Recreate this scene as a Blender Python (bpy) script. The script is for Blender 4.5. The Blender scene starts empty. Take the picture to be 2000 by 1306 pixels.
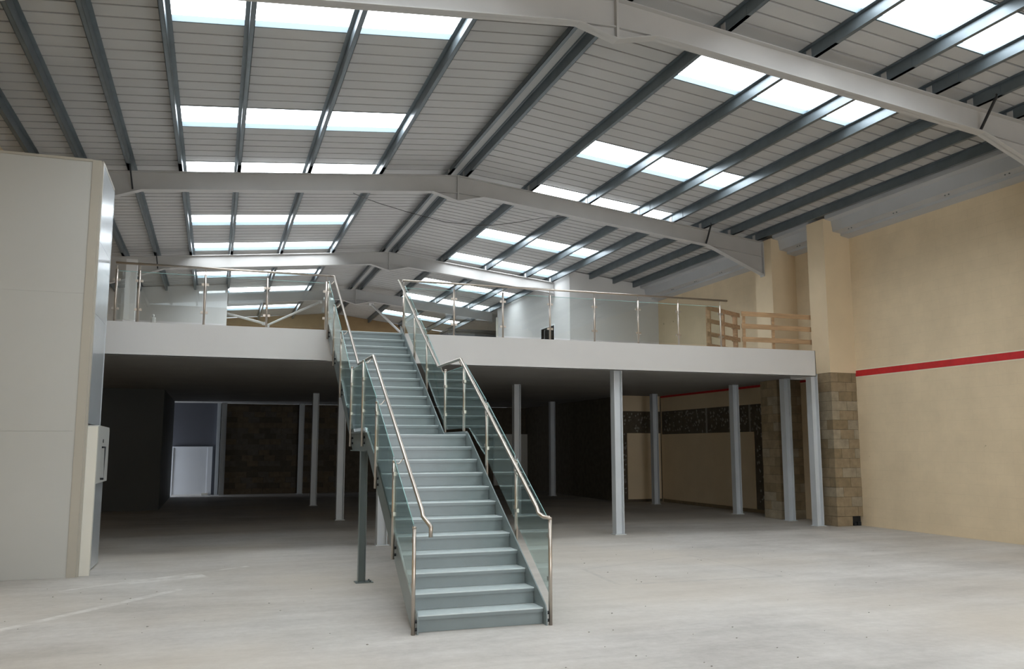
import bpy, math, random
from mathutils import Matrix, Vector

random.seed(7)
S = bpy.context.scene
COL = S.collection

# ------------------------------------------------------------------ camera
cam_d = bpy.data.cameras.new('camera')
cam = bpy.data.objects.new('camera', cam_d)
COL.objects.link(cam)
cam_d.sensor_width = 36.0
cam_d.lens = 36.0 * 1669.1 / 2000.0
cam_d.clip_start = 0.05
cam_d.clip_end = 300
RX = Vector((0.945204, -0.326479, -0.000987))
UX = Vector((-0.041663, -0.123619, 0.991455))
FX = Vector((0.323811, 0.937086, 0.130447))
mw = Matrix.Identity(4)
for i in range(3):
    mw[i][0] = RX[i]; mw[i][1] = UX[i]; mw[i][2] = -FX[i]
mw[0][3], mw[1][3], mw[2][3] = 0.0, 0.0, 1.918
cam.matrix_world = mw
S.camera = cam

# ------------------------------------------------------------------ world, lights, exposure
W_ = bpy.data.worlds.new('daylight'); S.world = W_
W_.use_nodes = True
bg = W_.node_tree.nodes['Background']
bg.inputs[0].default_value = (0.86, 0.93, 1.0, 1)
bg.inputs[1].default_value = 1.0
ROOFLIGHT = 6.0            # radiance of the roof light panes
S.view_settings.view_transform = 'Standard'
S.view_settings.look = 'None'
S.view_settings.gamma = 1.0
S.view_settings.use_curve_mapping = False
S.view_settings.exposure = 0.92
S.cycles.use_denoising = True
S.cycles.max_bounces = 10
S.cycles.diffuse_bounces = 6
S.cycles.glossy_bounces = 5
S.cycles.transparent_max_bounces = 24
S.cycles.sample_clamp_indirect = 8.0


def area_light(name, loc, rot, sx, sy, power, color):
    d = bpy.data.lights.new(name, 'AREA')
    d.shape = 'RECTANGLE'; d.size = sx; d.size_y = sy
    d.energy = power; d.color = color
    o = bpy.data.objects.new(name, d); COL.objects.link(o)
    o.location = loc; o.rotation_euler = rot
    return o


# daylight through the open loading door behind the camera
area_light('loading_door_daylight', (6.0, -4.8, 2.6), (math.radians(90), 0, 0), 8.0, 4.6, 270, (0.96, 0.98, 1.0))
# daylight through the open fire exit at the back left, under the mezzanine
area_light('fire_exit_daylight', (-4.1, 36.85, 1.05), (0, math.radians(-90), 0), 1.9, 0.8, 60, (0.80, 0.88, 1.0))


# ------------------------------------------------------------------ helpers
class MB:
    def __init__(s):
        s.v = []; s.f = []; s.sm = []

    def add(s, vs, fs, smooth=False):
        b = len(s.v)
        s.v += [tuple(p) for p in vs]
        for f in fs:
            s.f.append(tuple(b + i for i in f)); s.sm.append(smooth)
        return s

    def box(s, x0, x1, y0, y1, z0, z1):
        vs = [(x0, y0, z0), (x1, y0, z0), (x1, y1, z0), (x0, y1, z0), (x0, y0, z1), (x1, y0, z1), (x1, y1, z1), (x0, y1, z1)]
        return s.add(vs, [(0, 3, 2, 1), (4, 5, 6, 7), (0, 1, 5, 4), (1, 2, 6, 5), (2, 3, 7, 6), (3, 0, 4, 7)])

    def prism(s, poly, axis, a, b):
        n = len(poly)
        def P(p, t):
            if axis == 'x': return (t, p[0], p[1])
            if axis == 'y': return (p[0], t, p[1])
            return (p[0], p[1], t)
        ar = sum(poly[i][0] * poly[(i + 1) % n][1] - poly[(i + 1) % n][0] * poly[i][1] for i in range(n))
        flip = (ar > 0) == (axis == 'y')
        vs = [P(p, a) for p in poly] + [P(p, b) for p in poly]
        fs = [tuple(range(n - 1, -1, -1)), tuple(range(n, 2 * n))] + [(i, (i + 1) % n, n + (i + 1) % n, n + i) for i in range(n)]
        if flip: fs = [tuple(reversed(f)) for f in fs]
        return s.add(vs, fs)

    def tube(s, pts, r, n=12, cap=True):
        pts = [Vector(p) for p in pts]
        rings = []
        prev = None
        for i, p in enumerate(pts):
            if i == 0: d = (pts[1] - p).normalized()
            elif i == len(pts) - 1: d = (p - pts[i - 1]).normalized()
            else: d = ((p - pts[i - 1]).normalized() + (pts[i + 1] - p).normalized()).normalized()
            ref = Vector((1, 0, 0)) if abs(d.x) < 0.8 else Vector((0, 0, 1))
            if prev is not None: ref = prev
            a = (ref - d * ref.dot(d)).normalized(); b = d.cross(a); prev = a
            k = 1.0
            if 0 < i < len(pts) - 1:
                c = (p - pts[i - 1]).normalized().dot(d); k = 1 / max(c, 0.6)
            rings.append([p + (a * math.cos(2 * math.pi * j / n) + b * math.sin(2 * math.pi * j / n)) * r * (k if False else 1) for j in range(n)])
        vs = [q for R_ in rings for q in R_]
        fs = []
        for i in range(len(rings) - 1):
            for j in range(n):
                fs.append((i * n + j, i * n + (j + 1) % n, (i + 1) * n + (j + 1) % n, (i + 1) * n + j))
        s.add(vs, fs, True)
        if cap:
            b0 = len(s.v) - len(vs)
            s.f.append(tuple(b0 + j for j in range(n - 1, -1, -1))); s.sm.append(False)
            s.f.append(tuple(b0 + (len(rings) - 1) * n + j for j in range(n))); s.sm.append(False)
        return s

    def bar(s, p, q, w, h, up=(0, 0, 1)):
        p = Vector(p); q = Vector(q); d = (q - p).normalized(); u = Vector(up)
        a = d.cross(u).normalized() * (w / 2); b = a.cross(d).normalized() * (h / 2)
        vs = [p - a - b, p + a - b, p + a + b, p - a + b, q - a - b, q + a - b, q + a + b, q - a + b]
        return s.add(vs, [(0, 3, 2, 1), (4, 5, 6, 7), (0, 1, 5, 4), (1, 2, 6, 5), (2, 3, 7, 6), (3, 0, 4, 7)])

    def mesh(s, name, mat, off=(0, 0, 0)):
        m = bpy.data.meshes.new(name)
        m.from_pydata([(a - off[0], b - off[1], c - off[2]) for a, b, c in s.v], [], s.f)
        m.polygons.foreach_set('use_smooth', s.sm)
        m.materials.append(mat); m.update()
        return m


def wpos(o):
    p = Vector((0, 0, 0))
    while o is not None:
        p += o.location; o = o.parent
    return p


def link(name, data, parent=None, loc=(0, 0, 0)):
    o = bpy.data.objects.new(name, data); COL.objects.link(o)
    o.location = loc
    if parent is not None: o.parent = parent
    return o


def part(name, mb, mat, parent, label=None):
    """A mesh part given in world coordinates, hung on its thing."""
    o = link(name, mb.mesh(name, mat, wpos(parent)), parent)
    if label: o['label'] = label
    return o


def empty(name, loc=(0, 0, 0), parent=None):
    o = link(name, None, parent, loc)
    o.empty_display_size = 0.2
    return o


def thing(name, loc, label, cat, group=None):
    o = empty(name, loc)
    o['label'] = label; o['category'] = cat
    if group: o['group'] = group
    return o


def tag(o, label, cat, group=None):
    o['label'] = label; o['category'] = cat
    if group: o['group'] = group
    return o


def struct(name, mb, mat, label=None):
    o = link(name, mb.mesh(name, mat)); o['kind'] = 'structure'
    if label: o['label'] = label
    return o


def struct_root(name, loc=(0, 0, 0), label=None):
    o = empty(name, loc); o['kind'] = 'structure'
    if label: o['label'] = label
    return o


# ------------------------------------------------------------------ materials
class NT:
    def __init__(s, name):
        s.m = bpy.data.materials.new(name); s.m.use_nodes = True
        s.t = s.m.node_tree; s.n = s.t.nodes; s.l = s.t.links
        s.bsdf = s.n['Principled BSDF']; s.out = s.n['Material Output']

    def new(s, kind, **kw):
        o = s.n.new(kind)
        for k, v in kw.items():
            if k == 'ins':
                for a, b in v.items(): o.inputs[a].default_value = b
            else: setattr(o, k, v)
        return o

    def math(s, op, a, b=None, c=None):
        o = s.n.new('ShaderNodeMath'); o.operation = op
        for i, q in enumerate((a, b, c)):
            if q is None: continue
            if isinstance(q, (int, float)): o.inputs[i].default_value = q
            else: s.l.new(q, o.inputs[i])
        return o.outputs[0]

    def mix(s, fac, a, b):
        o = s.n.new('ShaderNodeMix'); o.data_type = 'RGBA'
        for i, q in ((0, fac), (6, a), (7, b)):
            if isinstance(q, (int, float)): o.inputs[i].default_value = q
            elif isinstance(q, tuple): o.inputs[i].default_value = (*q, 1) if len(q) == 3 else q
            else: s.l.new(q, o.inputs[i])
        return o.outputs[2]

    def pos(s, scale=(1, 1, 1)):
        g = s.n.new('ShaderNodeNewGeometry')
        mp = s.n.new('ShaderNodeMapping'); mp.inputs['Scale'].default_value = scale
        s.l.new(g.outputs['Position'], mp.inputs['Vector'])
        return mp.outputs[0]

    def noise(s, scale, detail=4, rough=0.55, vec=None):
        o = s.n.new('ShaderNodeTexNoise')
        o.inputs['Scale'].default_value = scale; o.inputs['Detail'].default_value = detail
        o.inputs['Roughness'].default_value = rough
        s.l.new(vec if vec is not None else s.pos(), o.inputs['Vector'])
        return o.outputs[0]

    def ramp(s, fac, lo, hi):
        o = s.n.new('ShaderNodeMapRange')
        o.inputs[1].default_value = lo; o.inputs[2].default_value = hi
        s.l.new(fac, o.inputs[0])
        return o.outputs[0]

    def bump(s, h, strength, dist=0.01):
        o = s.n.new('ShaderNodeBump'); o.inputs['Strength'].default_value = strength
        o.inputs['Distance'].default_value = dist
        s.l.new(h, o.inputs['Height']); s.l.new(o.outputs[0], s.bsdf.inputs['Normal'])


def mat(name, col, rough=0.6, metal=0.0, var=0.08, scale=1.5, bump=0.0, bscale=40, stretch=(1, 1, 1)):
    t = NT(name)
    n = t.noise(scale, 5, 0.6, t.pos(stretch))
    dark = tuple(max(0, c * (1 - var)) for c in col); lite = tuple(min(1, c * (1 + var)) for c in col)
    t.l.new(t.mix(t.ramp(n, 0.3, 0.7), dark, lite), t.bsdf.inputs['Base Color'])
    t.bsdf.inputs['Roughness'].default_value = rough
    t.bsdf.inputs['Metallic'].default_value = metal
    if bump: t.bump(t.noise(bscale, 3), bump, 0.004)
    return t.m


def emit(name, col, strength):
    t = NT(name)
    t.bsdf.inputs['Base Color'].default_value = (*[c * 0.8 for c in col], 1)
    t.bsdf.inputs['Emission Color'].default_value = (*col, 1)
    t.bsdf.inputs['Emission Strength'].default_value = strength
    return t.m


def glass(name, tint, refl=1.0):
    t = NT(name)
    t.n.remove(t.bsdf)
    tr = t.new('ShaderNodeBsdfTransparent', ins={0: (*tint, 1)})
    gl = t.new('ShaderNodeBsdfGlossy', ins={0: (0.95, 1.0, 0.99, 1), 1: 0.0})
    lw = t.new('ShaderNodeLayerWeight')
    fr = t.math('ADD', 0.04, t.math('MULTIPLY', t.math('POWER', lw.outputs['Facing'], 5.0), 0.96))
    mx = t.new('ShaderNodeMixShader')
    t.l.new(t.math('MULTIPLY', fr, refl), mx.inputs[0])
    t.l.new(tr.outputs[0], mx.inputs[1]); t.l.new(gl.outputs[0], mx.inputs[2])
    t.l.new(mx.outputs[0], t.out.inputs[0])
    return t.m


def floor_mat():
    t = NT('worn_concrete')
    big = t.noise(0.5, 6, 0.6)
    st = t.noise(1.3, 6, 0.65, t.pos((0.35, 1.6, 1)))
    fine = t.noise(9, 5, 0.7)
    f = t.math('ADD', t.math('MULTIPLY', big, 0.45), t.math('ADD', t.math('MULTIPLY', st, 0.35), t.math('MULTIPLY', fine, 0.2)))
    c = t.mix(t.ramp(f, 0.38, 0.62), (0.345, 0.325, 0.30), (0.56, 0.54, 0.51))
    tan = t.ramp(t.noise(0.22, 3, 0.5), 0.42, 0.62)
    c = t.mix(t.math('MULTIPLY', tan, 0.6), c, (0.54, 0.485, 0.41))
    # dark scuffs
    sc = t.noise(2.2, 8, 0.75, t.pos((0.6, 2.6, 1)))
    c = t.mix(t.math('MULTIPLY', t.ramp(sc, 0.58, 0.74), 0.45), c, (0.27, 0.26, 0.24))
    sep = t.new('ShaderNodeSeparateXYZ'); t.l.new(t.pos(), sep.inputs[0])
    X, Y = sep.outputs[0], sep.outputs[1]

    def seg(ax, ay, bx, by, w):
        L = math.hypot(bx - ax, by - ay); dx, dy = (bx - ax) / L, (by - ay) / L
        rx = t.math('SUBTRACT', X, ax); ry = t.math('SUBTRACT', Y, ay)
        al = t.math('ADD', t.math('MULTIPLY', rx, dx), t.math('MULTIPLY', ry, dy))
        pe = t.math('ABSOLUTE', t.math('SUBTRACT', t.math('MULTIPLY', rx, dy), t.math('MULTIPLY', ry, dx)))
        m1 = t.math('SUBTRACT', 1.0, t.ramp(pe, w * 0.5, w))
        m2 = t.math('MULTIPLY', t.math('GREATER_THAN', al, 0.0), t.math('LESS_THAN', al, L))
        return t.math('MULTIPLY', m1, m2)
    br = t.ramp(t.noise(3.0, 5, 0.7), 0.35, 0.6)
    chalk = t.math('MULTIPLY', t.math('ADD', seg(-2.6, 9.95, -0.35, 12.85, 0.09), t.math('ADD', seg(-1.1, 13.72, -0.05, 14.05, 0.22), seg(-1.9, 13.2, 0.6, 14.9, 0.06))), br)
    c = t.mix(t.math('MULTIPLY', chalk, 0.5), c, (0.78, 0.77, 0.74))
    # outline of a patch cut into the slab
    cut = t.math('ADD', t.math('ADD', seg(5.6, 12.75, 5.45, 11.2, 0.05), seg(5.45, 11.2, 8.1, 11.1, 0.07)), t.math('ADD', seg(8.1, 11.1, 8.1, 13.7, 0.04), seg(5.6, 12.75, 8.1, 13.7, 0.04)))
    c = t.mix(t.math('MULTIPLY', t.math('MULTIPLY', cut, br), 0.4), c, (0.3, 0.29, 0.27))
    t.l.new(c, t.bsdf.inputs['Base Color'])
    t.bsdf.inputs['Roughness'].default_value = 0.72
    t.bump(t.math('ADD', fine, t.math('MULTIPLY', st, 0.5)), 0.25, 0.01)
    return t.m


def painted_block_mat(name, col, axis='x'):
    """Painted blockwork: a faint joint pattern under the paint."""
    t = NT(name)
    g = t.new('ShaderNodeNewGeometry')
    sep = t.new('ShaderNodeSeparateXYZ'); t.l.new(g.outputs['Position'], sep.inputs[0])
    cmb = t.new('ShaderNodeCombineXYZ')
    t.l.new(sep.outputs[1 if axis == 'x' else 0], cmb.inputs[0]); t.l.new(sep.outputs[2], cmb.inputs[1])
    b = t.new('ShaderNodeTexBrick', ins={'Scale': 1.0, 'Mortar Size': 0.006, 'Mortar Smooth': 0.6, 'Brick Width': 0.45, 'Row Height': 0.225,
                                         'Color1': (0.92, 0.92, 0.92, 1), 'Color2': (1, 1, 1, 1), 'Mortar': (0.6, 0.6, 0.6, 1)})
    t.l.new(cmb.outputs[0], b.inputs['Vector'])
    n = t.noise(1.2, 6, 0.65)
    dark = tuple(c * 0.92 for c in col); lite = tuple(min(1, c * 1.06) for c in col)
    base = t.mix(t.ramp(n, 0.3, 0.7), dark, lite)
    mm = t.n.new('ShaderNodeMix'); mm.data_type = 'RGBA'; mm.blend_type = 'MULTIPLY'; mm.inputs[0].default_value = 0.12
    t.l.new(base, mm.inputs[6]); t.l.new(b.outputs[0], mm.inputs[7])
    sp = t.noise(4.5, 2, 0.4)
    c = t.mix(t.math('MULTIPLY', t.ramp(sp, 0.77, 0.8), 0.6), mm.outputs[2], (0.28, 0.22, 0.13))
    t.l.new(c, t.bsdf.inputs['Base Color'])
    t.bsdf.inputs['Roughness'].default_value = 0.75
    t.bump(t.math('ADD', t.math('MULTIPLY', b.outputs[1], -1.0), t.math('MULTIPLY', t.noise(30, 3), 0.5)), 0.25, 0.006)
    return t.m


M = {}
M['floor'] = floor_mat()
M['beige'] = painted_block_mat('beige_painted_block', (0.685, 0.555, 0.375))
M['beige_board'] = mat('beige_board', (0.685, 0.555, 0.375), 0.7, 0, 0.05, 1.0)
M['red'] = mat('red_stripe_paint', (0.52, 0.016, 0.018), 0.6, 0, 0.12, 6)
M['cream_edge'] = mat('cream_edge_paint', (0.72, 0.66, 0.50), 0.6, 0, 0.05, 6)
M['block_a'] = mat('bare_block_tan', (0.27, 0.205, 0.125), 0.9, 0, 0.2, 5, 0.6, 60)
M['block_b'] = mat('bare_block_brown', (0.22, 0.165, 0.095), 0.9, 0, 0.2, 5, 0.6, 60)
M['block_c'] = mat('bare_block_grey', (0.30, 0.25, 0.175), 0.9, 0, 0.2, 5, 0.6, 60)
M['mortar'] = mat('block_mortar', (0.13, 0.105, 0.07), 0.95, 0, 0.15, 8)
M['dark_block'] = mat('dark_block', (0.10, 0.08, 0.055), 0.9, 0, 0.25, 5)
M['gable'] = mat('brown_gable_board', (0.30, 0.20, 0.10), 0.85, 0, 0.12, 2)
M['liner'] = mat('grey_liner_sheet', (0.43, 0.425, 0.415), 0.5, 0, 0.04, 0.8)
M['upstand'] = mat('rooflight_upstand', (0.085, 0.125, 0.145), 0.4, 0, 0.03, 2)
M['pane'] = emit('rooflight_pane', (0.90, 0.955, 1.0), ROOFLIGHT)
M['rafter'] = mat('rafter_paint', (0.43, 0.422, 0.41), 0.5, 0, 0.05, 1.2)
M['purlin'] = mat('galvanised_purlin', (0.15, 0.178, 0.195), 0.40, 0.6, 0.12, 2.5)
M['black'] = mat('black_steel', (0.02, 0.022, 0.025), 0.5, 0.3, 0.1, 5)
M['gutter'] = mat('gutter_lining', (0.44, 0.45, 0.46), 0.45, 0, 0.05, 1)
M['fascia'] = mat('white_fascia', (0.57, 0.56, 0.545), 0.45, 0, 0.025, 0.6)
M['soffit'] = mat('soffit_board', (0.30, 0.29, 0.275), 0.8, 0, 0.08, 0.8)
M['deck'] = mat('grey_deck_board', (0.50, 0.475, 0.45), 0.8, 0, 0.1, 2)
M['stair'] = mat('sage_grey_steel', (0.17, 0.205, 0.21), 0.30, 0, 0.06, 2.5)
M['nosing'] = mat('worn_sheen_tread_top', (0.50, 0.565, 0.57), 0.3, 0, 0.08, 8)  # roof light sheen on the treads put into the colour, with dust and wear
M['steel'] = mat('brushed_stainless', (0.50, 0.445, 0.39), 0.33, 1.0, 0.05, 4)
M['postgrey'] = mat('column_paint', (0.58, 0.61, 0.63), 0.45, 0, 0.05, 1.5)
M['stairglass'] = glass('stair_glass', (0.83, 0.895, 0.885), 1.0)
M['deckglass'] = glass('balustrade_glass', (0.93, 0.95, 0.945), 1.0)
M['edge'] = mat('glass_edge', (0.25, 0.45, 0.44), 0.2, 0, 0.05, 5)
M['white'] = mat('white_partition', (0.62, 0.62, 0.615), 0.6, 0, 0.03, 0.7)
M['lift'] = mat('lift_panel', (0.45, 0.452, 0.43), 0.42, 0, 0.03, 0.5)
M['lift_trim'] = mat('lift_corner_profile', (0.40, 0.375, 0.32), 0.45, 0.1, 0.04, 1)
M['lift_door'] = mat('lift_door_metal', (0.55, 0.58, 0.61), 0.25, 0.35, 0.04, 1)
M['cream'] = mat('cream_jamb', (0.66, 0.64, 0.57), 0.5, 0, 0.03, 1)
M['timber'] = mat('raw_softwood', (0.45, 0.29, 0.16), 0.75, 0, 0.25, 3, 0.2, 30, (0.6, 6, 6))
M['timber_dark'] = mat('weathered_pallet_wood', (0.30, 0.185, 0.10), 0.8, 0, 0.28, 3, 0.2, 30, (3, 3, 8))
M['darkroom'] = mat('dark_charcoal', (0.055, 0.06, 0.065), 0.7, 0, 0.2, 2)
M['store'] = mat('dark_store_panel', (0.085, 0.085, 0.08), 0.7, 0, 0.05, 1)
M['bluegrey'] = mat('blue_grey_panel', (0.10, 0.105, 0.125), 0.7, 0, 0.05, 1)
M['dab'] = mat('grey_adhesive', (0.30, 0.28, 0.24), 0.9, 0, 0.1, 8)
M['door'] = mat('white_door', (0.74, 0.76, 0.79), 0.5, 0, 0.02, 1)
M['cable'] = mat('dark_cable', (0.06, 0.055, 0.05), 0.7, 0, 0.1, 5)
M['chip'] = mat('concrete_chip', (0.30, 0.28, 0.25), 0.9, 0, 0.4, 20)

# ------------------------------------------------------------------ overall sizes
XR, ZR = 5.46, 8.62            # ridge, level of the rafter tops at the ridge
SL, SR = 0.092, 0.113          # slopes of the two roof sides
XL, XW = -4.3, 15.12           # inner faces of the side walls
Y0, YB = -5.0, 44.5            # front and gable wall
YF, ZF, ZS = 17.05, 4.20, 3.72 # mezzanine edge, floor level, soffit level
RISE, GO, LAND = 0.175, 0.2825, 1.642
SX0, SX1, SY0 = 2.066, 3.481, 9.03


def zb(x):
    return ZR - (SL * (XR - x) if x < XR else SR * (x - XR))


# ------------------------------------------------------------------ floor and walls
fl = struct('floor', MB().box(XL - 0.3, XW + 0.3, Y0 - 0.3, YB + 0.3, -0.2, 0.0), M['floor'])

wr = struct('wall_right', MB().box(XW, XW + 0.25, Y0, YB, 0, 7.62), M['beige'])
st = MB().box(XW - 0.004, XW, Y0, 17.38, 3.655, 3.805).box(XW - 0.004, XW, 18.0, 19.55, 3.655, 3.805).box(XW - 0.05, XW - 0.045, 20.3, 27.3, 3.655, 3.805)
part('painted_stripe', st, M['red'], wr, 'red painted stripe along the wall')
ed = MB()
for a, b in ((Y0, 17.38), (18.0, 19.55)):
    ed.box(XW - 0.003, XW, a, b, 3.635, 3.655).box(XW - 0.003, XW, a, b, 3.805, 3.83)
part('stripe_border', ed, M['cream_edge'], wr, 'pale border of the red stripe')
wl = struct('wall_left', MB().box(XL - 0.25, XL, Y0, 36.4, 0, 7.9).box(XL - 0.25, XL, 36.4, 37.3, 2.1, 7.9).box(XL - 0.25, XL, 37.3, YB, 0, 7.9), M['beige'])
gb = MB().prism([(XL, 4.2), (XW, 4.2), (XW, zb(XW) + 0.12), (XR, ZR + 0.19), (XL, zb(XL) + 0.12)], 'y', YB, YB + 0.25)
struct('wall_back', gb, M['gable'])
wf = MB()
wf.box(XL, 1.8, Y0 - 0.25, Y0, 0, 8.0).box(10.2, XW, Y0 - 0.25, Y0, 0, 8.0).box(1.8, 10.2, Y0 - 0.25, Y0, 5.0, 8.8)
struct('wall_front', wf, M['beige'])
struct('baseboard_right', MB().box(XW - 0.012, XW, 20.4, 27.3, 0, 0.10), M['block_b'])

# lower back wall under the mezzanine, in dark bare blocks
wb = struct_root('wall_back_lower', (0, 37.4, 0))
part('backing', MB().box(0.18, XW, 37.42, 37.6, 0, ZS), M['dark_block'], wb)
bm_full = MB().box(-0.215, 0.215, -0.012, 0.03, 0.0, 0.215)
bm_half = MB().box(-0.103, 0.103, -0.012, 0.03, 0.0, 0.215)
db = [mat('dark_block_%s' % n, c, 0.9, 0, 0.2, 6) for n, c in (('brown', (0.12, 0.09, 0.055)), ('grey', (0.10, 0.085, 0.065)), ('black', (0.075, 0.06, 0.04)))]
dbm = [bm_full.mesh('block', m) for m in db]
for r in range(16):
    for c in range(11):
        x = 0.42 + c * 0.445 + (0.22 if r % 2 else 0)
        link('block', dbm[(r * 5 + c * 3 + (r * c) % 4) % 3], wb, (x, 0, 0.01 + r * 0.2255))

# ------------------------------------------------------------------ roof: liner sheets, roof lights
ceil = struct_root('ceiling')
STRIPS = [(-3.6, -2.45), (0.6, 1.75), (4.6, 5.75), (8.70, 9.85), (11.95, 13.08), (16.42, 17.55), (19.75, 20.88), (24.45, 25.65), (27.9, 29.05), (32.6, 33.8), (36.1, 37.3), (41.0, 42.3)]
SKYL = (-0.92, 3.50)
SKYR = (7.44, 11.56)
cache = {}


def sheet(y0, y1, xa, xb):
    """One liner sheet running down the slope between xa and xb, ribs across."""
    n = max(1, round((y1 - y0) / 0.333)); p = (y1 - y0) / n
    key = (round(y1 - y0, 3), round(xa, 3), round(xb, 3))
    if key not in cache:
        prof = []
        for i in range(n):
            a = i * p
            prof += [(a, 0), (a + p - 0.045, 0), (a + p - 0.045, 0.09), (a + p - 0.005, 0.09), (a + p - 0.005, 0.0)]
        prof += [(y1 - y0, 0.14), (0, 0.14)]
        vs = []
        za, zc = zb(xa) + 0.2, zb(xb) + 0.2
        k = len(prof)
        vs = [(xa, q[0], za + q[1]) for q in prof] + [(xb, q[0], zc + q[1]) for q in prof]
        fs = [(i, (i + 1) % k, k + (i + 1) % k, k + i) for i in range(k)]
        fs += [tuple(range(k - 1, -1, -1)), tuple(range(k, 2 * k))]
        mb = MB().add(vs, [tuple(reversed(f)) for f in fs])
        cache[key] = mb.mesh('roof_sheet', M['liner'])
    link('roof_sheet', cache[key], ceil, (0, y0, 0))


edges = [Y0 - 0.2] + [v for s_ in STRIPS for v in s_] + [YB + 0.2]
for i in range(0, len(edges), 2):
    a, b = edges[i], edges[i + 1]
    n = max(1, round((b - a) / 1.0)); w = (b - a) / n
    for k in range(n):
        for xa, xb in ((XL - 0.25, XR), (XR, XW + 0.25)):
            sheet(a + k * w, a + (k + 1) * w - 0.004, xa, xb)
for a, b in STRIPS:
    for xa, xb in ((XL - 0.25, SKYL[0]), (SKYL[1], XR), (XR, SKYR[0]), (SKYR[1], XW + 0.25)):
        sheet(a, b, xa, xb)

PANE_L = [(-0.92, 0.25), (0.25, 1.80), (1.80, 3.50)]
PANE_R = [(7.44, 9.03), (9.03, 10.55), (10.55, 11.56)]
wn = 0
for a, b in STRIPS:
    for panes in (PANE_L, PANE_R):
        wn += 1
        w = struct_root('window_%d' % wn, (panes[0][0], a, zb(panes[0][0]) + 0.2))
        for xa, xb in panes:
            x0, x1 = xa + 0.02, xb - 0.02
            vs = []
            for dz in (0.10, 0.13):
                for x in (x0, x1):
                    for y in (a + 0.03, b - 0.03):
                        vs.append((x, y, zb(x) + 0.2 + dz))
            part('pane', MB().add(vs, [(0, 1, 3, 2), (4, 6, 7, 5), (0, 4, 5, 1), (2, 3, 7, 6), (0, 2, 6, 4), (1, 5, 7, 3)]), M['pane'], w)
        xa, xb = panes[0][0], panes[-1][1]
        fr = MB()
        za, zc = zb(xa) + 0.2, zb(xb) + 0.2
        for y0_, y1_ in ((a, a + 0.03), (b - 0.03, b)):
            fr.add([(xa, y0_, za), (xb, y0_, zc), (xb, y1_, zc), (xa, y1_, za), (xa, y0_, za + 0.14), (xb, y0_, zc + 0.14), (xb, y1_, zc + 0.14), (xa, y1_, za + 0.14)],
                   [(0, 3, 2, 1), (4, 5, 6, 7), (0, 1, 5, 4), (1, 2, 6, 5), (2, 3, 7, 6), (3, 0, 4, 7)])
        for x in [p[0] for p in panes] + [panes[-1][1]]:
            fr.box(x - 0.02, x + 0.02, a + 0.03, b - 0.03, zb(x) + 0.2, zb(x) + 0.34)
        part('frame', fr, M['upstand'], w)

# eaves gutter linings along both side walls
gp = [(XW, 7.19), (14.86, 7.24), (14.86, 7.30), (14.62, 7.33), (14.58, 7.60), (14.40, 7.63), (14.40, 7.82), (XW, 7.74)]
for a, b, n in ((Y0, 17.38, 1), (18.0, 19.55, 2), (20.3, 27.4, 3)):
    o = struct('trim_%d' % n, MB().prism(gp, 'y', a, b), M['gutter'], 'pale grey eaves gutter lining above the beige wall')
    bl = MB()
    y = a + 0.8
    while y < b - 0.3:
        bl.box(14.72, 14.74, y, y + 0.02, 7.295, 7.315).box(14.72, 14.74, y + 0.1, y + 0.12, 7.295, 7.315); y += 1.5
    part('bolts', bl, M['purlin'], o)

# ------------------------------------------------------------------ portal rafters
def i_path(mb, top, bot, y, fw=0.19, ft=0.016, wt=0.01):
    """I-section with top and bottom polylines in the plane y."""
    hw = fw / 2
    poly = top + bot[::-1]
    mb.prism(poly, 'y', y - wt / 2, y + wt / 2)
    for line, s_ in ((top, -1), (bot, 1)):
        for (xa, za), (xb, zc) in zip(line[:-1], line[1:]):
            q = [(xa, za), (xb, zc), (xb, zc + s_ * ft), (xa, za + s_ * ft)]
            mb.prism(q, 'y', y - hw, y + hw)


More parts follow.
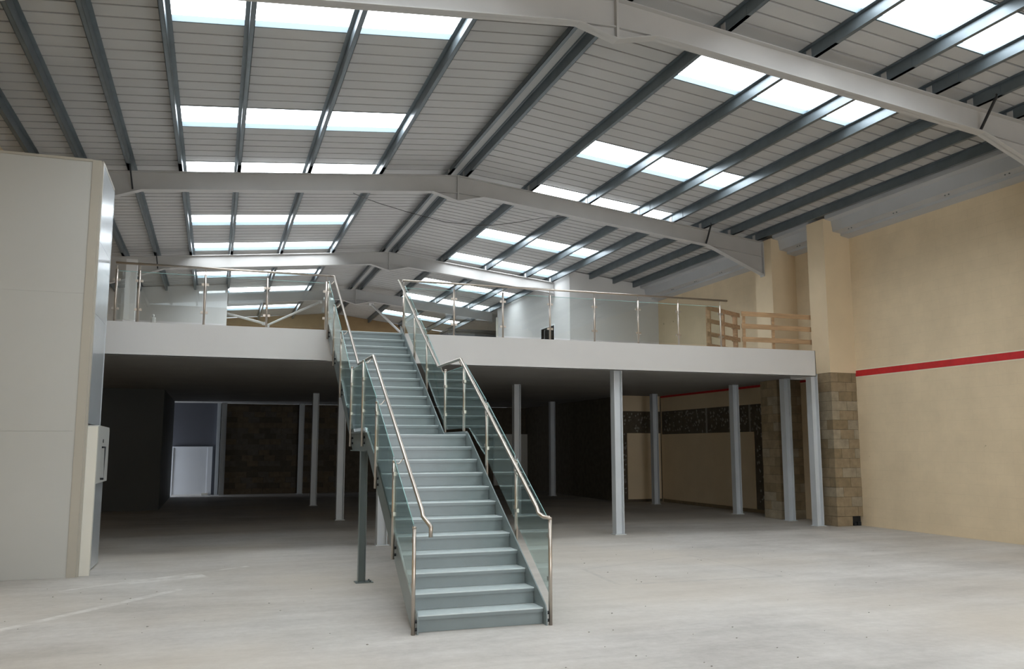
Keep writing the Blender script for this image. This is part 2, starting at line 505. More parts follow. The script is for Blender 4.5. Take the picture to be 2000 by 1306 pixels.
FR = [(11.0, 'nearest white portal rafter, cut off by the top edge of the photo'),
      (19.95, 'white portal rafter crossing just behind the mezzanine edge, meeting the bare pier on the right'),
      (28.85, 'third white portal rafter, over the mezzanine behind the glass balustrade'),
      (36.3, 'farthest white portal rafter, seen low between the stair handrails')]
D = 0.42
R_PUR = [5.63, 7.36, 8.98, 10.5, 11.47, 12.38, 13.3, 14.1]
L_PUR = [5.25, 3.48, 1.8, 0.24, -0.93, -1.97, -2.9, -3.76]
for idx, (y, lab) in enumerate(FR):
    xl, xr = XL + 0.6, 14.34
    if idx == 2: xr = 11.60
    if idx == 3: xl, xr = 0.3, 11.60
    root = thing('portal_rafter', (XR, y, zb(XR) - D), lab, 'roof rafter', 'white portal rafters')
    topL = [(xl, zb(xl)), (XR, ZR)]
    botL = [(xl, zb(xl) - D)] if idx == 3 else [(xl, zb(xl) - D - 0.52), (-1.75, zb(-1.75) - D)]
    botL += [(4.83, zb(4.83) - D), (XR, ZR - D - 0.235)]
    mb = MB(); i_path(mb, topL, botL, y)
    part('left_half', mb, M['rafter'], root)
    topR = [(XR, ZR), (xr, zb(xr))]
    botR = [(XR, ZR - D - 0.235), (6.13, zb(6.13) - D)]
    if xr > 14: botR += [(12.58, zb(12.58) - D), (xr, zb(xr) - D - 0.52)]
    else: botR += [(xr, zb(xr) - D)]
    mb = MB(); i_path(mb, topR, botR, y)
    part('right_half', mb, M['rafter'], root)
    part('apex_plate', MB().box(XR - 0.02, XR + 0.02, y - 0.085, y + 0.085, ZR - D - 0.225, ZR - 0.01), M['rafter'], root)
    sf = MB()
    sf.prism([(4.85, zb(4.85) - D + 0.002), (XR, ZR - D - 0.03), (XR, ZR - D - 0.012), (4.85, zb(4.85) - D + 0.018)], 'y', y - 0.06, y + 0.06)
    sf.prism([(6.11, zb(6.11) - D + 0.002), (XR, ZR - D - 0.03), (XR, ZR - D - 0.012), (6.11, zb(6.11) - D + 0.018)], 'y', y - 0.06, y + 0.06)
    part('apex_stiffener', sf, M['rafter'], root)
    if xr > 14:
        ep = MB().box(xr - 0.025, xr, y - 0.095, y + 0.095, zb(xr) - D - 0.56, zb(xr) - 0.005)
        part('end_plate', ep, M['rafter'], root)
        sf = MB().prism([(12.62, zb(12.62) - D), (xr, zb(xr) - D + 0.0), (xr, zb(xr) - D + 0.016), (12.62, zb(12.62) - D + 0.016)], 'y', y - 0.05, y + 0.05)
        part('haunch_stiffener', sf, M['rafter'], root)
        part('flange_brace', MB().bar((12.50, y - 0.06, zb(12.5) - D + 0.03), (12.38, y - 0.55, zb(12.38) + 0.04), 0.04, 0.03, (1, 0, 0)), M['black'], root, 'dark flange brace')
    if xl < -2:
        part('flange_brace', MB().bar((-1.93, y - 0.06, zb(-1.93) - D + 0.02), (-1.97, y - 0.5, zb(-1.97) + 0.02), 0.04, 0.03, (1, 0, 0)), M['black'], root, 'dark flange brace')

# ------------------------------------------------------------------ purlins (Z sections, one long run each)
ORD = ['ridge', 'first', 'second', 'third', 'fourth', 'fifth', 'sixth', 'eave']


def z_purlin(x, sgn, y0, y1, k, side):
    s_ = SL if side == 'left' else SR
    z0, h, fw, t = zb(x), 0.20, 0.072, 0.008
    nm = {0: 'dark steel purlin beside the ridge, on the %s slope' % side, 7: 'lowest dark steel purlin above the %s wall' % side}
    lab = nm.get(k, 'dark steel purlin, %s one out from the ridge pair on the %s slope' % (ORD[k], side))
    root = thing('roof_purlin', (x, y0, z0), lab, 'roof purlin', 'dark purlins on the %s slope' % side)
    mb = MB()
    mb.box(x - t / 2, x + t / 2, y0, y1, z0, z0 + h)
    mb.box(x if sgn > 0 else x - fw, x + fw if sgn > 0 else x, y0, y1, z0, z0 + t)
    mb.box(x - fw if sgn > 0 else x, x if sgn > 0 else x + fw, y0, y1, z0 + h - t, z0 + h)
    lip = (x + fw - t, x + fw) if sgn > 0 else (x - fw, x - fw + t)
    mb.box(lip[0], lip[1], y0, y1, z0, z0 + 0.018)
    part('section', mb, M['purlin'], root)
    for y, _ in FR:
        if y + 0.5 > y1: continue
        c = MB().box(x - 0.05, x + 0.05, y - 0.07, y + 0.07, z0, z0 + 0.012).box(x - 0.016, x - 0.006, y - 0.06, y + 0.06, z0, z0 + 0.16)
        part('cleat', c, M['rafter'], root)
        s2 = MB().box(x - t / 2 - 0.005, x + t / 2 + 0.005, y - 0.62, y + 0.62, z0 + 0.012, z0 + h - 0.012)
        s2.box(x if sgn > 0 else x - fw - 0.004, x + fw + 0.004 if sgn > 0 else x, y - 0.62, y + 0.62, z0 - 0.004 + 0.004, z0 + t + 0.004)
        part('sleeve', s2, M['purlin'], root)


for k, x in enumerate(R_PUR):
    z_purlin(x, 1, Y0, 27.4 if x > 11.62 else YB, k, 'right')
for k, x in enumerate(L_PUR):
    z_purlin(x, -1 if k >= 4 or k == 0 else 1, Y0, 35.2 if x < 0.25 else YB, k, 'left')
# pale closure strip under the ridge
struct('trim_4', MB().prism([(5.30, ZR + 0.175), (XR, ZR + 0.185), (5.60, ZR + 0.172), (XR, ZR + 0.199)], 'y', Y0, YB), M['liner'])

# ------------------------------------------------------------------ piers on the right wall
def pier(y0, y1, hole, label):
    x0 = 14.35
    root = struct_root('pilaster', (x0, y0, 0), label)
    ztop = 3.74
    part('mortar_core', MB().box(x0 + 0.012, XW, y0 + 0.012, y1 - 0.012, 0.235 if hole else 0, ztop - 0.005), M['mortar'], root)
    h = ztop / 16
    for r in range(16):
        z0, z1 = r * h + 0.004, (r + 1) * h - 0.004
        if r % 2 == 0:
            bl = [(x0, x0 + 0.445, y0, y0 + 0.215), (x0 + 0.453, XW, y0, y0 + 0.215), (x0, x0 + 0.22, y0 + 0.223, y1), (x0 + 0.228, XW, y0 + 0.223, y1)]
        else:
            bl = [(x0, x0 + 0.215, y0, y0 + 0.44), (x0 + 0.223, x0 + 0.62, y0, y0 + 0.3), (x0 + 0.628, XW, y0, y0 + 0.3), (x0, x0 + 0.3, y0 + 0.448, y1)]
        for j, (a, b, c, d) in enumerate(bl):
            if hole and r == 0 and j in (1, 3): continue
            e = random.uniform(-0.004, 0.004)
            m = M[random.choice(['block_a', 'block_a', 'block_b', 'block_c'])]
            o = part('block', MB().box(a + e, b + e * 0.3 if b < XW else b, c + e, d, z0, z1), m, root)
    if hole:
        part('hole_shade_fill', MB().box(x0 + 0.46, XW, y0 + 0.10, y0 + 0.3, 0, 0.225).box(x0 + 0.52, x0 + 0.6, y0 + 0.04, y0 + 0.1, 0, 0.06).box(x0 + 0.64, XW - 0.03, y0 + 0.05, y0 + 0.1, 0, 0.09), M['black'], root)  # near-black fill stands in for the shade inside the missing block's hole
    part('upper_cladding', MB().box(x0 - 0.012, XW, y0 - 0.012, y1 + 0.012, ztop, zb(x0) + 0.03), M['beige_board'], root)
    return root


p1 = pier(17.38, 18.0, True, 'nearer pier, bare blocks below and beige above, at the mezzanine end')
part('painted_stripe', MB().box(14.335, 14.338, 17.9, 18.01, 3.655, 3.80), M['red'], p1, 'red dab of the stripe')
part('paint_dab', MB().box(14.336, 14.342, 17.93, 17.96, 2.05, 2.28), M['white'], p1, 'white paint mark')
p2 = pier(19.55, 20.3, False, 'farther pier, bare blocks under the mezzanine, beige above')
for ya in (10.7,):
    struct('pilaster', MB().box(14.35, XW, ya, ya + 0.6, 0, zb(14.35) - 0.0), M['beige_board'])
for yy in (11.0, 19.95, 28.85):
    struct('pilaster', MB().box(XL, XL + 0.6, yy - 0.3, yy + 0.3, 0, zb(XL + 0.6) - 0.0), M['beige_board'])

# lining left on the wall under the mezzanine
part('lining_board', MB().box(XW - 0.045, XW, 21.75, 27.3, 0.12, 2.36), M['beige_board'], wr, 'beige lining board below the stripped band')
part('lining_board', MB().box(XW - 0.045, XW, 20.3, 27.3, 3.17, 3.65), M['beige_board'], wr, 'beige lining board above the stripped band')
part('bare_strip', MB().box(XW - 0.012, XW, 20.32, 27.3, 2.36, 3.17).box(XW - 0.012, XW, 20.32, 21.75, 0.1, 2.36), M['dark_block'], wr, 'dark stripped band of bare wall')
dabs = MB()
for i in range(260):
    if i % 4: y, z = random.uniform(20.9, 27.2), random.uniform(2.42, 3.12)
    else: y, z = random.uniform(20.9, 21.65), random.uniform(0.3, 2.4)
    a, b = random.uniform(0.015, 0.05), random.uniform(0.015, 0.06)
    dabs.prism([(y - a, z), (y, z - b), (y + a, z), (y + a * 0.4, z + b)], 'x', XW - 0.02, XW - 0.011)
o = part('adhesive_dabs', dabs, M['dab'], wr, 'grey adhesive dabs'); o['kind'] = 'stuff'
bat = MB()
for y in (21.0, 21.9, 22.95, 24.3):
    bat.box(XW - 0.02, XW - 0.008, y, y + 0.09, 2.36, 3.17)
part('adhesive_strips', bat, M['dab'], wr)

# ------------------------------------------------------------------ mezzanine
mz = struct_root('floor_mezzanine', (0, YF, ZS))
part('deck', MB().box(XL, 13.645, YF + 0.02, 18.02, ZF - 0.06, ZF - 0.005).box(XL, XW, 18.02, YB, ZF - 0.06, ZF - 0.005), M['deck'], mz)
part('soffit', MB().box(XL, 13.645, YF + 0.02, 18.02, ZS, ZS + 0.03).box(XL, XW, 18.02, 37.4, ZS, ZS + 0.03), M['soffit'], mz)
part('fascia', MB().box(XL, SX0 - 0.02, YF, YF + 0.02, 3.60, ZF + 0.02).box(XL, SX0 - 0.02, YF, YF + 0.10, 3.60, 3.612), M['fascia'], mz, 'white fascia left of the stairs')
part('fascia', MB().box(SX1 + 0.02, 13.66, YF, YF + 0.02, 3.60, ZF + 0.02).box(SX1 + 0.02, 13.66, YF, YF + 0.10, 3.60, 3.612).box(13.645, 13.66, YF, 18.02, 3.60, ZF + 0.02).box(13.66, 14.35, 18.0, 18.02, 3.60, ZF + 0.02), M['fascia'], mz, 'white fascia right of the stairs')
part('fascia', MB().box(SX0 - 0.02, SX1 + 0.02, YF + 0.01, YF + 0.03, 3.60, ZF - 0.04), M['fascia'], mz, 'fascia behind the stair head')


def column(x, y, lab, ztop=ZS, w=0.2, mat_='postgrey', grp='grey columns under the mezzanine'):
    root = thing('steel_column', (x, y, 0), lab, 'column', grp)
    root['kind'] = 'thing'
    h = w / 2
    mb = MB().box(x - h, x - h + 0.014, y - h, y + h, 0.015, ztop).box(x + h - 0.014, x + h, y - h, y + h, 0.015, ztop).box(x - h + 0.014, x + h - 0.014, y - 0.006, y + 0.006, 0.015, ztop)
    part('shaft', mb, M[mat_], root)
    part('base_plate', MB().box(x - h - 0.03, x + h + 0.03, y - h - 0.03, y + h + 0.03, 0, 0.015), M[mat_], root)
    part('cap_plate', MB().box(x - h, x + h, y - h, y + h, ztop - 0.012, ztop), M[mat_], root)
    return root


for x, y, lab in ((8.54, 17.5, 'pale grey steel column standing alone under the fascia right of the stairs'),
                  (14.05, 17.72, 'pale grey steel column at the right end of the mezzanine beside the nearer pier'),
                  (3.2, 17.2, 'steel column under the mezzanine edge, mostly hidden behind the lower stair flight'),
                  (3.22, 23.4, 'grey steel column in the dark just left of the stairs, nearer of two'),
                  (3.17, 29.4, 'grey steel column deep in the dark left of the stairs, farther of two'),
                  (8.22, 23.4, 'shadowed steel column seen behind the right stair glass'),
                  (14.35, 19.2, 'shadowed steel column in front of the farther bare pier'),
                  (14.35, 21.6, 'shadowed steel column in front of the beige lining, nearer the piers'),
                  (14.2, 26.2, 'shadowed steel column in front of the beige lining, at its dark far end'),
                  (0.33, 36.9, 'dim steel column at the back, right beside the white door'),
                  (3.42, 36.9, 'dim steel column against the dark block wall at the back'),
                  (12.75, 32.0, 'barely visible steel column in the dark right of the bright column')):
    column(x, y, lab)

# rooms under the mezzanine
pr = struct_root('partition_wall', (-1.55, 28.9, 0), 'dark store room wall under the mezzanine at the left')
part('front_panel', MB().box(XL, -1.55, 28.9, 29.0, 0, ZS), M['store'], pr)
part('side_panel', MB().box(-1.65, -1.55, 29.0, 36.3, 0, ZS), M['store'], pr)
part('back_panel', MB().box(XL, -1.65, 36.2, 36.3, 0, ZS), M['store'], pr)
pd = struct_root('partition_wall', (-1.0, 37.4, 0), 'grey wall over the white door at the back left')
part('over_panel', MB().box(XL, 0.18, 37.4, 37.5, 1.95, ZS), M['bluegrey'], pd)
part('side_panel', MB().box(-0.06, 0.18, 37.4, 37.5, 0, 1.95).box(XL, -1.62, 37.4, 37.5, 0, 1.95), M['bluegrey'], pd)
part('end_post', MB().box(0.06, 0.2, 37.28, 37.4, 0, ZS), M['postgrey'], pd)
dr = struct_root('door_1', (-0.85, 37.4, 0))
part('leaf', MB().box(-1.55, -0.24, 37.36, 37.4, 0.03, 1.90), M['door'], dr)
part('jamb', MB().box(-1.62, -1.55, 37.34, 37.42, 0, 1.95).box(-0.24, -0.06, 37.34, 37.42, 0, 1.95).box(-1.55, -0.24, 37.34, 37.42, 1.90, 1.95), M['door'], dr)
part('threshold_block', MB().box(-0.42, -0.18, 37.2, 37.34, 0, 0.08), M['cream'], dr)
dn = struct_root('partition_wall', (13.6, 27.4, 0), 'beige wall end under the mezzanine beside the right wall')
part('lower_board', MB().box(13.75, XW - 0.05, 27.36, 27.40, 0.1, 2.40), M['beige_board'], dn)
part('upper_board', MB().box(13.6, XW - 0.05, 27.36, 27.40, 3.17, ZS), M['beige_board'], dn)
part('core', MB().box(13.6, XW, 27.4, 27.6, 0, ZS).box(13.6, 13.7, 27.6, 37.4, 0, ZS), M['dark_block'], dn)
db2 = MB()
for i in range(60):
    if i % 3: x, z = random.uniform(13.65, 15.0), random.uniform(2.45, 3.1)
    else: x, z = random.uniform(13.62, 13.72), random.uniform(0.2, 2.4)
    a, b = random.uniform(0.015, 0.05), random.uniform(0.015, 0.06)
    db2.prism([(x - a, z), (x, z - b), (x + a, z), (x + a * 0.4, z + b)], 'y', 27.385, 27.40)
o = part('adhesive_dabs', db2, M['dab'], dn); o['kind'] = 'stuff'
bp_ = struct('partition_wall', MB().box(12.0, 14.9, 37.2, 37.35, 0.2, 2.5), M['cream'], 'pale panel in the dark far right corner under the mezzanine')

# rooms up on the mezzanine
ur = struct_root('partition_wall', (11.62, 27.4, ZF), 'white office wall on the mezzanine behind the balustrade')
part('front_wall', MB().prism([(11.62, ZF), (XW, ZF), (XW, zb(XW) + 0.17), (11.62, zb(11.62) + 0.17)], 'y', 27.4, 27.52), M['white'], ur)
side = MB()
for a, b, z0 in ((27.52, 28.85, ZF), (28.85, 30.2, 6.35), (30.2, 35.6, ZF)):
    side.box(11.62, 11.74, a, b, z0, zb(11.62) + 0.17)
part('side_wall', side, M['white'], ur)
part('edge_post', MB().box(11.56, 11.62, 35.5, 35.62, ZF, 7.6), M['cream'], ur)
part('opening_frame', MB().box(11.60, 11.76, 28.80, 28.85, ZF, 6.40).box(11.60, 11.76, 30.2, 30.25, ZF, 6.40).box(11.60, 11.76, 28.85, 30.2, 6.35, 6.40), M['door'], ur)
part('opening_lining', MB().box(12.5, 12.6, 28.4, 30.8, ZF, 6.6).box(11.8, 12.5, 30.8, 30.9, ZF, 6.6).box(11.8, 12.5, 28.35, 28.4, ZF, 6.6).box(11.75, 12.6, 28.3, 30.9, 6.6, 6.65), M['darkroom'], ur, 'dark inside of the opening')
ul = struct_root('partition_wall', (-2.0, 35.2, ZF), 'grey wall on the mezzanine behind the left balustrade')
part('front_wall', MB().prism([(XL, ZF), (0.25, ZF), (0.25, zb(0.25) + 0.17), (XL, zb(XL) + 0.17)], 'y', 35.2, 35.3), M['white'], ul)
part('return_wall', MB().box(0.2, 0.25, 35.3, 40, ZF, zb(0.25) + 0.1), M['white'], ul)
part('lining_post', MB().box(-2.66, -2.36, 26.9, 27.1, ZF, 7.4), M['white'], ul)
ph = thing('plant_housing', (11.2, 37.5, ZF), 'dark low housing far back on the mezzanine beside the white office', 'housing')
part('casing', MB().box(9.75, 12.3, 37.0, 38.4, ZF, 7.12), M['darkroom'], ph)
part('lid', MB().box(9.7, 12.35, 36.95, 38.45, 7.12, 7.2), M['black'], ph)
part('louvre', MB().box(11.0, 11.9, 36.96, 37.0, 6.7, 7.05), M['black'], ph)

# A braces hanging in the farthest frame
for pts, lab in (([(3.95, 36.2, 7.98), (1.9, 36.2, 6.92), (1.9, 36.2, ZF)], 'slim pale tube brace rising to the right, far back left of the stair head'),
                 ([(1.74, 36.2, 6.96), (0.27, 36.2, 7.30)], 'slim pale tube brace falling to the right, far back behind the left glass'),
                 ([(6.12, 36.2, 7.99), (10.3, 36.2, ZF)], 'slim pale tube brace falling to the right above the stair head')):
    t_ = thing('tube_brace', pts[-1], lab, 'brace', 'pale tube braces at the far frame')
    part('tube', MB().tube(pts, 0.05, 10), M['fascia'], t_)
    part('end_plate', MB().box(pts[0][0] - 0.1, pts[0][0] + 0.1, 36.17, 36.23, pts[0][2] - 0.06, pts[0][2] + 0.065), M['fascia'], t_)

# ------------------------------------------------------------------ staircase
st_ = thing('staircase', ((SX0 + SX1) / 2, SY0, 0), 'sage grey steel staircase with glass sides and a half landing, up to the mezzanine', 'staircase')


def nos(k):
    return SY0 + (k - 1) * GO + (LAND - GO if k > 12 else 0)


def line(y):
    """Height of the pitch line over the nosings, flat at the landing."""
    a = RISE * (1 + (y - SY0) / GO)
    b = RISE * (13 + (y - nos(13)) / GO)
    if y < nos(12): return a
    if y > nos(13): return b
    return max(min(a, 12 * RISE + 0.001), b) if b > 12 * RISE else 12 * RISE


for k in range(1, 25):
    y0 = nos(k); y1 = nos(k + 1) if k < 24 else YF + 0.05
    z1 = k * RISE
    nm = 'landing' if k == 12 else 'tread'
    tr = part(nm, MB().box(SX0 + 0.002, SX1 - 0.002, y0 + 0.022, y1 + 0.03, z1 - 0.045, z1), M['nosing'], st_)
    part('nosing', MB().prism([(y0, z1 - 0.012), (y0, z1 - 0.003), (y0 + 0.004, z1), (y0 + 0.022, z1), (y0 + 0.022, z1 - 0.012)], 'x', SX0 + 0.002, SX1 - 0.002), M['nosing'], tr, 'worn nosing edge with painted sheen')
    part('lip', MB().box(SX0 + 0.002, SX1 - 0.002, y0 + 0.001, y0 + 0.022, z1 - 0.045, z1 - 0.012), M['stair'], tr)
    part('riser', MB().box(SX0 + 0.002, SX1 - 0.002, y0 + 0.022, y0 + 0.030, z1 - RISE + 0.002, z1 - 0.03), M['stair'], st_)

TOPO, BOTO = 0.07, -0.29
yl0 = SY0 + GO * ((2.128 - TOPO) / RISE - 1); yl1 = nos(13) + GO * ((2.128 - TOPO) / RISE - 13)
yb0 = SY0 + GO * ((1.86 - BOTO) / RISE - 1); yb1 = nos(13) + GO * ((1.86 - BOTO) / RISE - 13)
yE = YF - 0.005
prof = [(SY0 - 0.09, 0.0), (SY0 - 0.09, 0.15), (SY0 - 0.05, RISE * (1 - 0.05 / GO) + TOPO), (yl0, 2.128), (yl1, 2.128), (yE, RISE * (13 + (yE - nos(13)) / GO) + TOPO),
        (yE, RISE * (13 + (yE - nos(13)) / GO) + BOTO), (yb1, 1.86), (yb0, 1.86), (SY0 + GO * (-BOTO / RISE - 1), 0.0)]
part('stringer', MB().prism(prof, 'x', SX0 - 0.014, SX0), M['stair'], st_)
part('stringer', MB().prism(prof, 'x', SX1, SX1 + 0.014), M['stair'], st_)
fl_ = MB()
for xa, xb in ((SX0 - 0.05, SX0 - 0.014), (SX1 + 0.014, SX1 + 0.05)):
    fl_.box(xa, xb, yb0 + 0.02, yb1, 1.86, 1.875).box(xa, xb, yb0 + 0.02, yb1, 2.15, 2.128)
part('landing_flange', fl_, M['stair'], st_)
part('underside', MB().box(SX0, SX1, yb0, yb1, 1.90, 1.91), M['stair'], st_)
for x in (SX0 + 0.0, SX1 - 0.0):
    o = part('support_post', MB().box(x - 0.052, x - 0.044, 12.55, 12.65, 0.012, 1.86).box(x + 0.044, x + 0.052, 12.55, 12.65, 0.012, 1.86).box(x - 0.044, x + 0.044, 12.596, 12.604, 0.012, 1.86), M['stair'], st_)
    part('base_plate', MB().box(x - 0.09, x + 0.16, 12.5, 12.7, 0, 0.012), M['stair'], o)
    part('bolts', MB().tube([(x + 0.12, 12.54, 0.012), (x + 0.12, 12.54, 0.035)], 0.012, 6).tube([(x + 0.12, 12.66, 0.012), (x + 0.12, 12.66, 0.035)], 0.012, 6), M['purlin'], o)

PY = [8.955, 10.08, 11.30, 12.45, 13.58, 14.90, 15.93, 16.93]
CL = {}
for side, xp, sg in (('left', 2.012, 1), ('right', 3.535, -1)):
    for i, y in enumerate(PY):
        ln = line(y) if not 3 <= i <= 4 else 12 * RISE
        zt = ln + (1.06 if 3 <= i <= 4 else 0.915)
        zb_ = 0.0 if i == 0 else ln - (0.20 if not 3 <= i <= 4 else 0.17)
        if i == 0: zt = 1.075 if side == 'left' else 1.13
        bp0 = part('baluster', MB().tube([(xp, y, zb_), (xp, y, zt)], 0.021, 12), M['steel'], st_)
        part('cap', MB().tube([(xp, y, zt - 0.001), (xp, y, zt + 0.012), (xp, y, zt + 0.02)], 0.0225, 12), M['steel'], bp0)
        fx = MB()
        for dz in (0.05, 0.13) if i else (0.05, 0.13):
            zz = max(zb_, 0.0) + dz
            fx.tube([(xp + sg * 0.019, y + 0.012, zz), (xp + sg * 0.042, y + 0.012, zz)], 0.017, 8)
        part('fixing', fx, M['black'], bp0, 'dark side fixing')
        for dz in (0.34, 0.80):
            for dy in (-1, 1):
                if (i == 0 and dy < 0) or (i == 7 and dy > 0): continue
                zz = ln + dz + (dy * 0.03 * RISE / GO if not 3 <= i <= 4 else 0)
                cm = MB().box(xp - 0.016, xp + 0.016, y + dy * 0.018, y + dy * 0.058, zz - 0.022, zz + 0.022)
                part('clamp', cm, M['steel'], bp0)
    for i in range(7):
        a, b = PY[i] + 0.033, PY[i + 1] - 0.033
        if i == 3:
            q = [(a, 2.195), (b, 2.195), (b, 3.12), (a, 3.12)]
            if True:
                q = [(a, 2.195), (b, 2.195), (b, 3.13), (a, 3.13)]
        else:
            fa = RISE * (1 + (a - SY0) / GO) if i < 3 else RISE * (13 + (a - nos(13)) / GO)
            fb = RISE * (1 + (b - SY0) / GO) if i < 3 else RISE * (13 + (b - nos(13)) / GO)
            lo, hi = 0.185, 0.965
            q = [(a, fa + lo), (b, min(fb + lo, 2.195) if i == 2 else fb + lo), (b, fb + hi), (a, fa + hi)]
            if i == 2: q = [(a, fa + lo), (yl0 + 0.1, 2.195), (b, 2.195), (b, 3.18), (a, fa + hi)]
            if i == 4: q = [(a, 2.195), (yl1 + 0.12, 2.195), (b, fb + lo), (b, fb + hi), (a, 3.06)]
        part('glass_panel', MB().prism(q, 'x', xp - 0.006, xp + 0.006), M['stairglass'], st_, 'tinted glass panel')
        tp = [v for v in q if v[1] > (q[0][1] + 0.5)]
        top = sorted([v for v in q if v[1] - line(v[0]) > 0.6])
        part('glass_edge', MB().tube([(xp, p_[0], p_[1] + 0.002) for p_ in top], 0.005, 6), M['edge'], st_)

for side, xh, y_end in (('left', 2.135, 1), ('right', 3.452, -1)):
    ro = 1.0
    yA = SY0 + GO * ((3.235 - ro) / RISE - 1); yB = nos(13) + GO * ((3.235 - ro) / RISE - 13)
    zt = RISE * (13 + (17.02 - nos(13)) / GO) + ro + 0.02
    pts = [(xh, 9.09, RISE * (1 + (9.09 - SY0) / GO) + ro - 0.03), (xh, 9.14, RISE * (1 + (9.14 - SY0) / GO) + ro), (xh, yA - 0.02, 3.225), (xh, yA + 0.02, 3.235), (xh, yB - 0.02, 3.235), (xh, yB + 0.02, 3.245), (xh, 17.06, zt), (xh, 17.14, 5.325)]
    if side == 'left':
        pts = [(xh + 0.05, 8.94, 0.98), (xh + 0.05, 8.94, 1.085), (xh + 0.04, 8.96, 1.105)] + pts
        pts += [(xh - 0.07, 17.15, 5.325)]
    else:
        pts = [(3.535, 8.955, 1.13), (3.52, 8.955, 1.145), (xh + 0.02, 8.985, 1.15)] + pts
        pts += [(xh + 0.05, 17.15, 5.325)]
    hr = part('handrail', MB().tube(pts, 0.0225, 14), M['steel'], st_)
    xp = 2.012 if side == 'left' else 3.535
    for i, y in enumerate(PY):
        if i == 0: continue
        ln = line(y) if not 3 <= i <= 4 else 12 * RISE
        if i in (3, 4):
            zz = 3.235; zp = ln + 1.04
        else: zz = ln + ro; zp = ln + 0.90
        part('bracket', MB().tube([(xp, y, zp), ((xp + xh) / 2, y, zp), (xh, y, zz - 0.02)], 0.007, 8), M['steel'], hr)

# ------------------------------------------------------------------ balustrades along the mezzanine edge
def balustrade(xs, x_start, x_end, lab, last_hidden=False):
    y = YF + 0.07
    root = thing('glass_balustrade', (x_start, y, ZF), lab, 'balustrade', 'glass balustrades on the mezzanine edge')
    for i, x in enumerate(xs):
        po = part('post', MB().tube([(x, y, ZF - 0.05), (x, y, 5.20)], 0.021, 12), M['steel'], root)
        part('bracket', MB().tube([(x, y, 5.19), (x, y, 5.27), (x, y + 0.02, 5.31)], 0.007, 8), M['steel'], po)
        part('base_flange', MB().tube([(x, y, ZF - 0.01), (x, y, ZF + 0.008)], 0.045, 14), M['steel'], po)
        for z in (4.46, 5.00):
            for d in (-1, 1):
                if i == 0 and d < 0 and x_start > 0 and x > 3: continue
                part('clamp', MB().box(min(x + d * 0.018, x + d * 0.065), max(x + d * 0.018, x + d * 0.065), y - 0.016, y + 0.016, z - 0.022, z + 0.022), M['steel'], po)
    for a, b in zip(xs[:-1], xs[1:]):
        part('glass_panel', MB().box(a + 0.035, b - 0.035, y - 0.005, y + 0.005, ZF + 0.06, 5.17), M['deckglass'], root, 'clear glass panel')
        part('glass_edge', MB().box(a + 0.035, b - 0.035, y - 0.0052, y + 0.0052, 5.168, 5.176), M['edge'], root)
    part('handrail', MB().tube([(x_start, y + 0.01, 5.325), (x_end, y + 0.01, 5.325)], 0.0225, 14), M['steel'], root)
    return root


balustrade([-1.84, -1.45, -0.29, 0.855, 1.99], -1.87, 2.06, 'glass balustrade with steel posts on the mezzanine edge left of the stairs')
balustrade([3.56, 4.63, 5.71, 6.79, 7.85, 8.93, 9.96, 11.08], 3.53, 11.28, 'longer glass balustrade with steel posts on the mezzanine edge right of the stairs')

# ------------------------------------------------------------------ timber barrier and pallet at the mezzanine end
tb = thing('timber_barrier', (12.36, 18.1, ZF), 'raw timber board barrier across the gap beside the beige pier', 'barrier')
for z, h_ in ((4.25, 0.115), (4.515, 0.12), (4.845, 0.12), (5.16, 0.115)):
    part('board', MB().box(12.31, XW - 0.02, 18.07, 18.095, z, z + h_), M['timber'], tb)
for x in (12.36, 13.22, 14.9):
    part('upright', MB().box(x, x + 0.07, 18.095, 18.14, ZF, 5.26), M['timber'], tb)
pl = thing('timber_guard', (11.4, 17.6, ZF), 'weathered timber guard rails set at an angle just past the balustrade end', 'barrier')
pa, pb = Vector((10.86, 17.30, 0)), Vector((12.20, 18.05, 0))
dv = (pb - pa).normalized(); nv = Vector((-dv.y, dv.x, 0))
for i, z in enumerate((4.27, 4.545, 4.86, 5.165)):
    q, r_ = pa - dv * 0.07, pb + dv * 0.05
    part('board', MB().bar(q + Vector((0, 0, z)), r_ + Vector((0, 0, z)), 0.03, 0.10), M['timber_dark'], pl)
    part('block', MB().bar(pb - dv * 0.16 + nv * 0.09 + Vector((0, 0, z)), r_ + nv * 0.09 + Vector((0, 0, z)), 0.05, 0.09), M['timber_dark'], pl)
for f_ in (0.06, 0.5, 0.93):
    c = pa + dv * ((pb - pa).length * f_)
    part('upright', MB().bar(c + nv * 0.041 + Vector((0, 0, ZF)), c + nv * 0.041 + Vector((0, 0, 5.20)), 0.05, 0.11, tuple(nv)), M['timber_dark'], pl)

bt = thing('white_bottle', (-1.2, 17.45, ZF), 'small white bottle standing on the mezzanine edge behind the left glass', 'bottle')
part('body', MB().tube([(-1.2, 17.45, ZF), (-1.2, 17.45, ZF + 0.16), (-1.2, 17.45, ZF + 0.17)], 0.045, 12), M['fascia'], bt)
part('cap', MB().tube([(-1.2, 17.45, ZF + 0.17), (-1.2, 17.45, ZF + 0.23)], 0.02, 10), M['fascia'], bt)

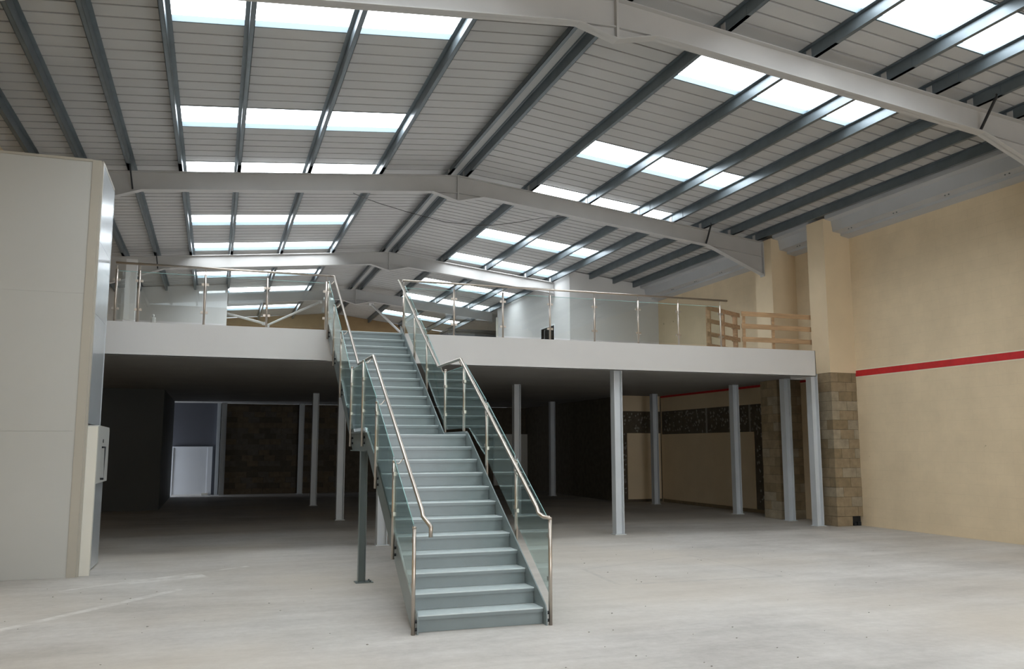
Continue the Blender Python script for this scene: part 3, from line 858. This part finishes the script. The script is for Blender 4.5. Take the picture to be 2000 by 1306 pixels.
# ------------------------------------------------------------------ platform lift enclosure at the left
LX, LY0, LY1, LZ = -1.845, 14.48, 16.1, 6.42
lf = thing('lift_enclosure', (-2.9, 15.3, 0), 'tall pale grey platform lift enclosure at the left, reaching above the mezzanine', 'lift')
zc = [0.0, 2.16, 4.28, LZ - 0.03]
for a, b in zip(zc[:-1], zc[1:]):
    part('front_panel', MB().box(XL + 0.05, LX - 0.155, LY0, LY0 + 0.03, a + 0.001, b - 0.001), M['lift'], lf)
part('corner_profile', MB().box(LX - 0.155, LX - 0.03, LY0 - 0.012, LY0 + 0.11, 0, LZ).box(LX - 0.03, LX, LY0 + 0.02, LY0 + 0.11, 0, LZ), M['lift_trim'], lf, 'darker beige corner profile')
part('top_rail', MB().box(XL + 0.05, LX - 0.155, LY0 - 0.01, LY0 + 0.05, LZ - 0.03, LZ + 0.01).box(LX - 0.04, LX, LY0 + 0.11, LY1, LZ - 0.03, LZ + 0.01), M['lift_trim'], lf)
part('roof_panel', MB().box(XL + 0.05, LX - 0.02, LY0 + 0.02, LY1, LZ - 0.03, LZ - 0.01), M['lift'], lf)
part('back_panel', MB().box(XL + 0.05, LX - 0.03, LY1 - 0.03, LY1, 0, LZ - 0.03), M['lift'], lf)
for a, b in ((2.28, 4.0), (4.0, 5.15), (5.15, LZ - 0.03)):
    part('side_panel', MB().box(LX - 0.03, LX - 0.004, LY0 + 0.11, LY1 - 0.05, a + 0.002, b - 0.002), M['lift_door'], lf, 'shiny side panel')
part('edge_strip', MB().box(LX - 0.04, LX, LY1 - 0.05, LY1, 0, LZ), M['lift_door'], lf)
ld = part('door', MB().box(LX - 0.02, LX + 0.09, LY0 + 0.22, LY1 - 0.02, 0.02, 1.36), M['lift_door'], lf, 'grey landing door')
part('jamb', MB().box(LX - 0.02, LX + 0.14, LY0 + 0.11, LY0 + 0.22, 0, 2.24), M['cream'], lf, 'cream door jamb')
hd = MB().prism([(LY0 + 0.22, 1.36), (LY1 + 0.06, 1.36), (LY1 + 0.06, 2.20), (LY1 + 0.02, 2.25), (LY0 + 0.22, 2.26)], 'x', LX - 0.02, LX + 0.14)
part('head_unit', hd, M['lift'], lf, 'raised control unit over the door')
part('handle', MB().tube([(LX + 0.14, LY0 + 0.75, 1.92), (LX + 0.19, LY0 + 0.75, 1.92), (LX + 0.19, LY0 + 0.75, 1.42), (LX + 0.14, LY0 + 0.75, 1.42)], 0.016, 8), M['black'], ld, 'dark pull handle')
part('lock', MB().tube([(LX + 0.135, LY0 + 0.85, 2.02), (LX + 0.15, LY0 + 0.85, 2.02)], 0.03, 10), M['black'], ld, 'black lock')

# ------------------------------------------------------------------ loose cable, chips on the floor
cb = [(2.9, 20.05, 7.96), (3.3, 20.25, 7.90), (3.57, 20.3, 7.84), (4.33, 20.3, 7.677), (5.25, 20.3, 7.515), (6.0, 20.3, 7.50), (6.5, 20.3, 7.54), (7.16, 20.3, 7.673), (7.8, 20.3, 7.84), (8.4, 20.04, 7.87)]
tag(link('hanging_cable', MB().tube(cb, 0.008, 6).mesh('hanging_cable', M['cable'])), 'thin dark cable sagging behind the rafter near the ridge', 'cable')
ch = MB()
for i in range(110):
    d = random.uniform(6.5, 15); x = random.uniform(-0.25, 0.95) * d; y = d
    if 1.8 < x < 3.7 and y > 8.7 or x > 14.5 or x < -4 or (x < -1.6 and y > 14): continue
    r_ = random.uniform(0.004, 0.012)
    ch.prism([(x - r_, y), (x, y - r_ * 0.7), (x + r_, y + r_ * 0.2), (x, y + r_)], 'z', 0.0, r_ * 0.6)
o = link('concrete_chips', ch.mesh('concrete_chips', M['chip'])); o['kind'] = 'stuff'
o['label'] = 'scattered small chips of grit on the concrete floor'; o['category'] = 'grit'
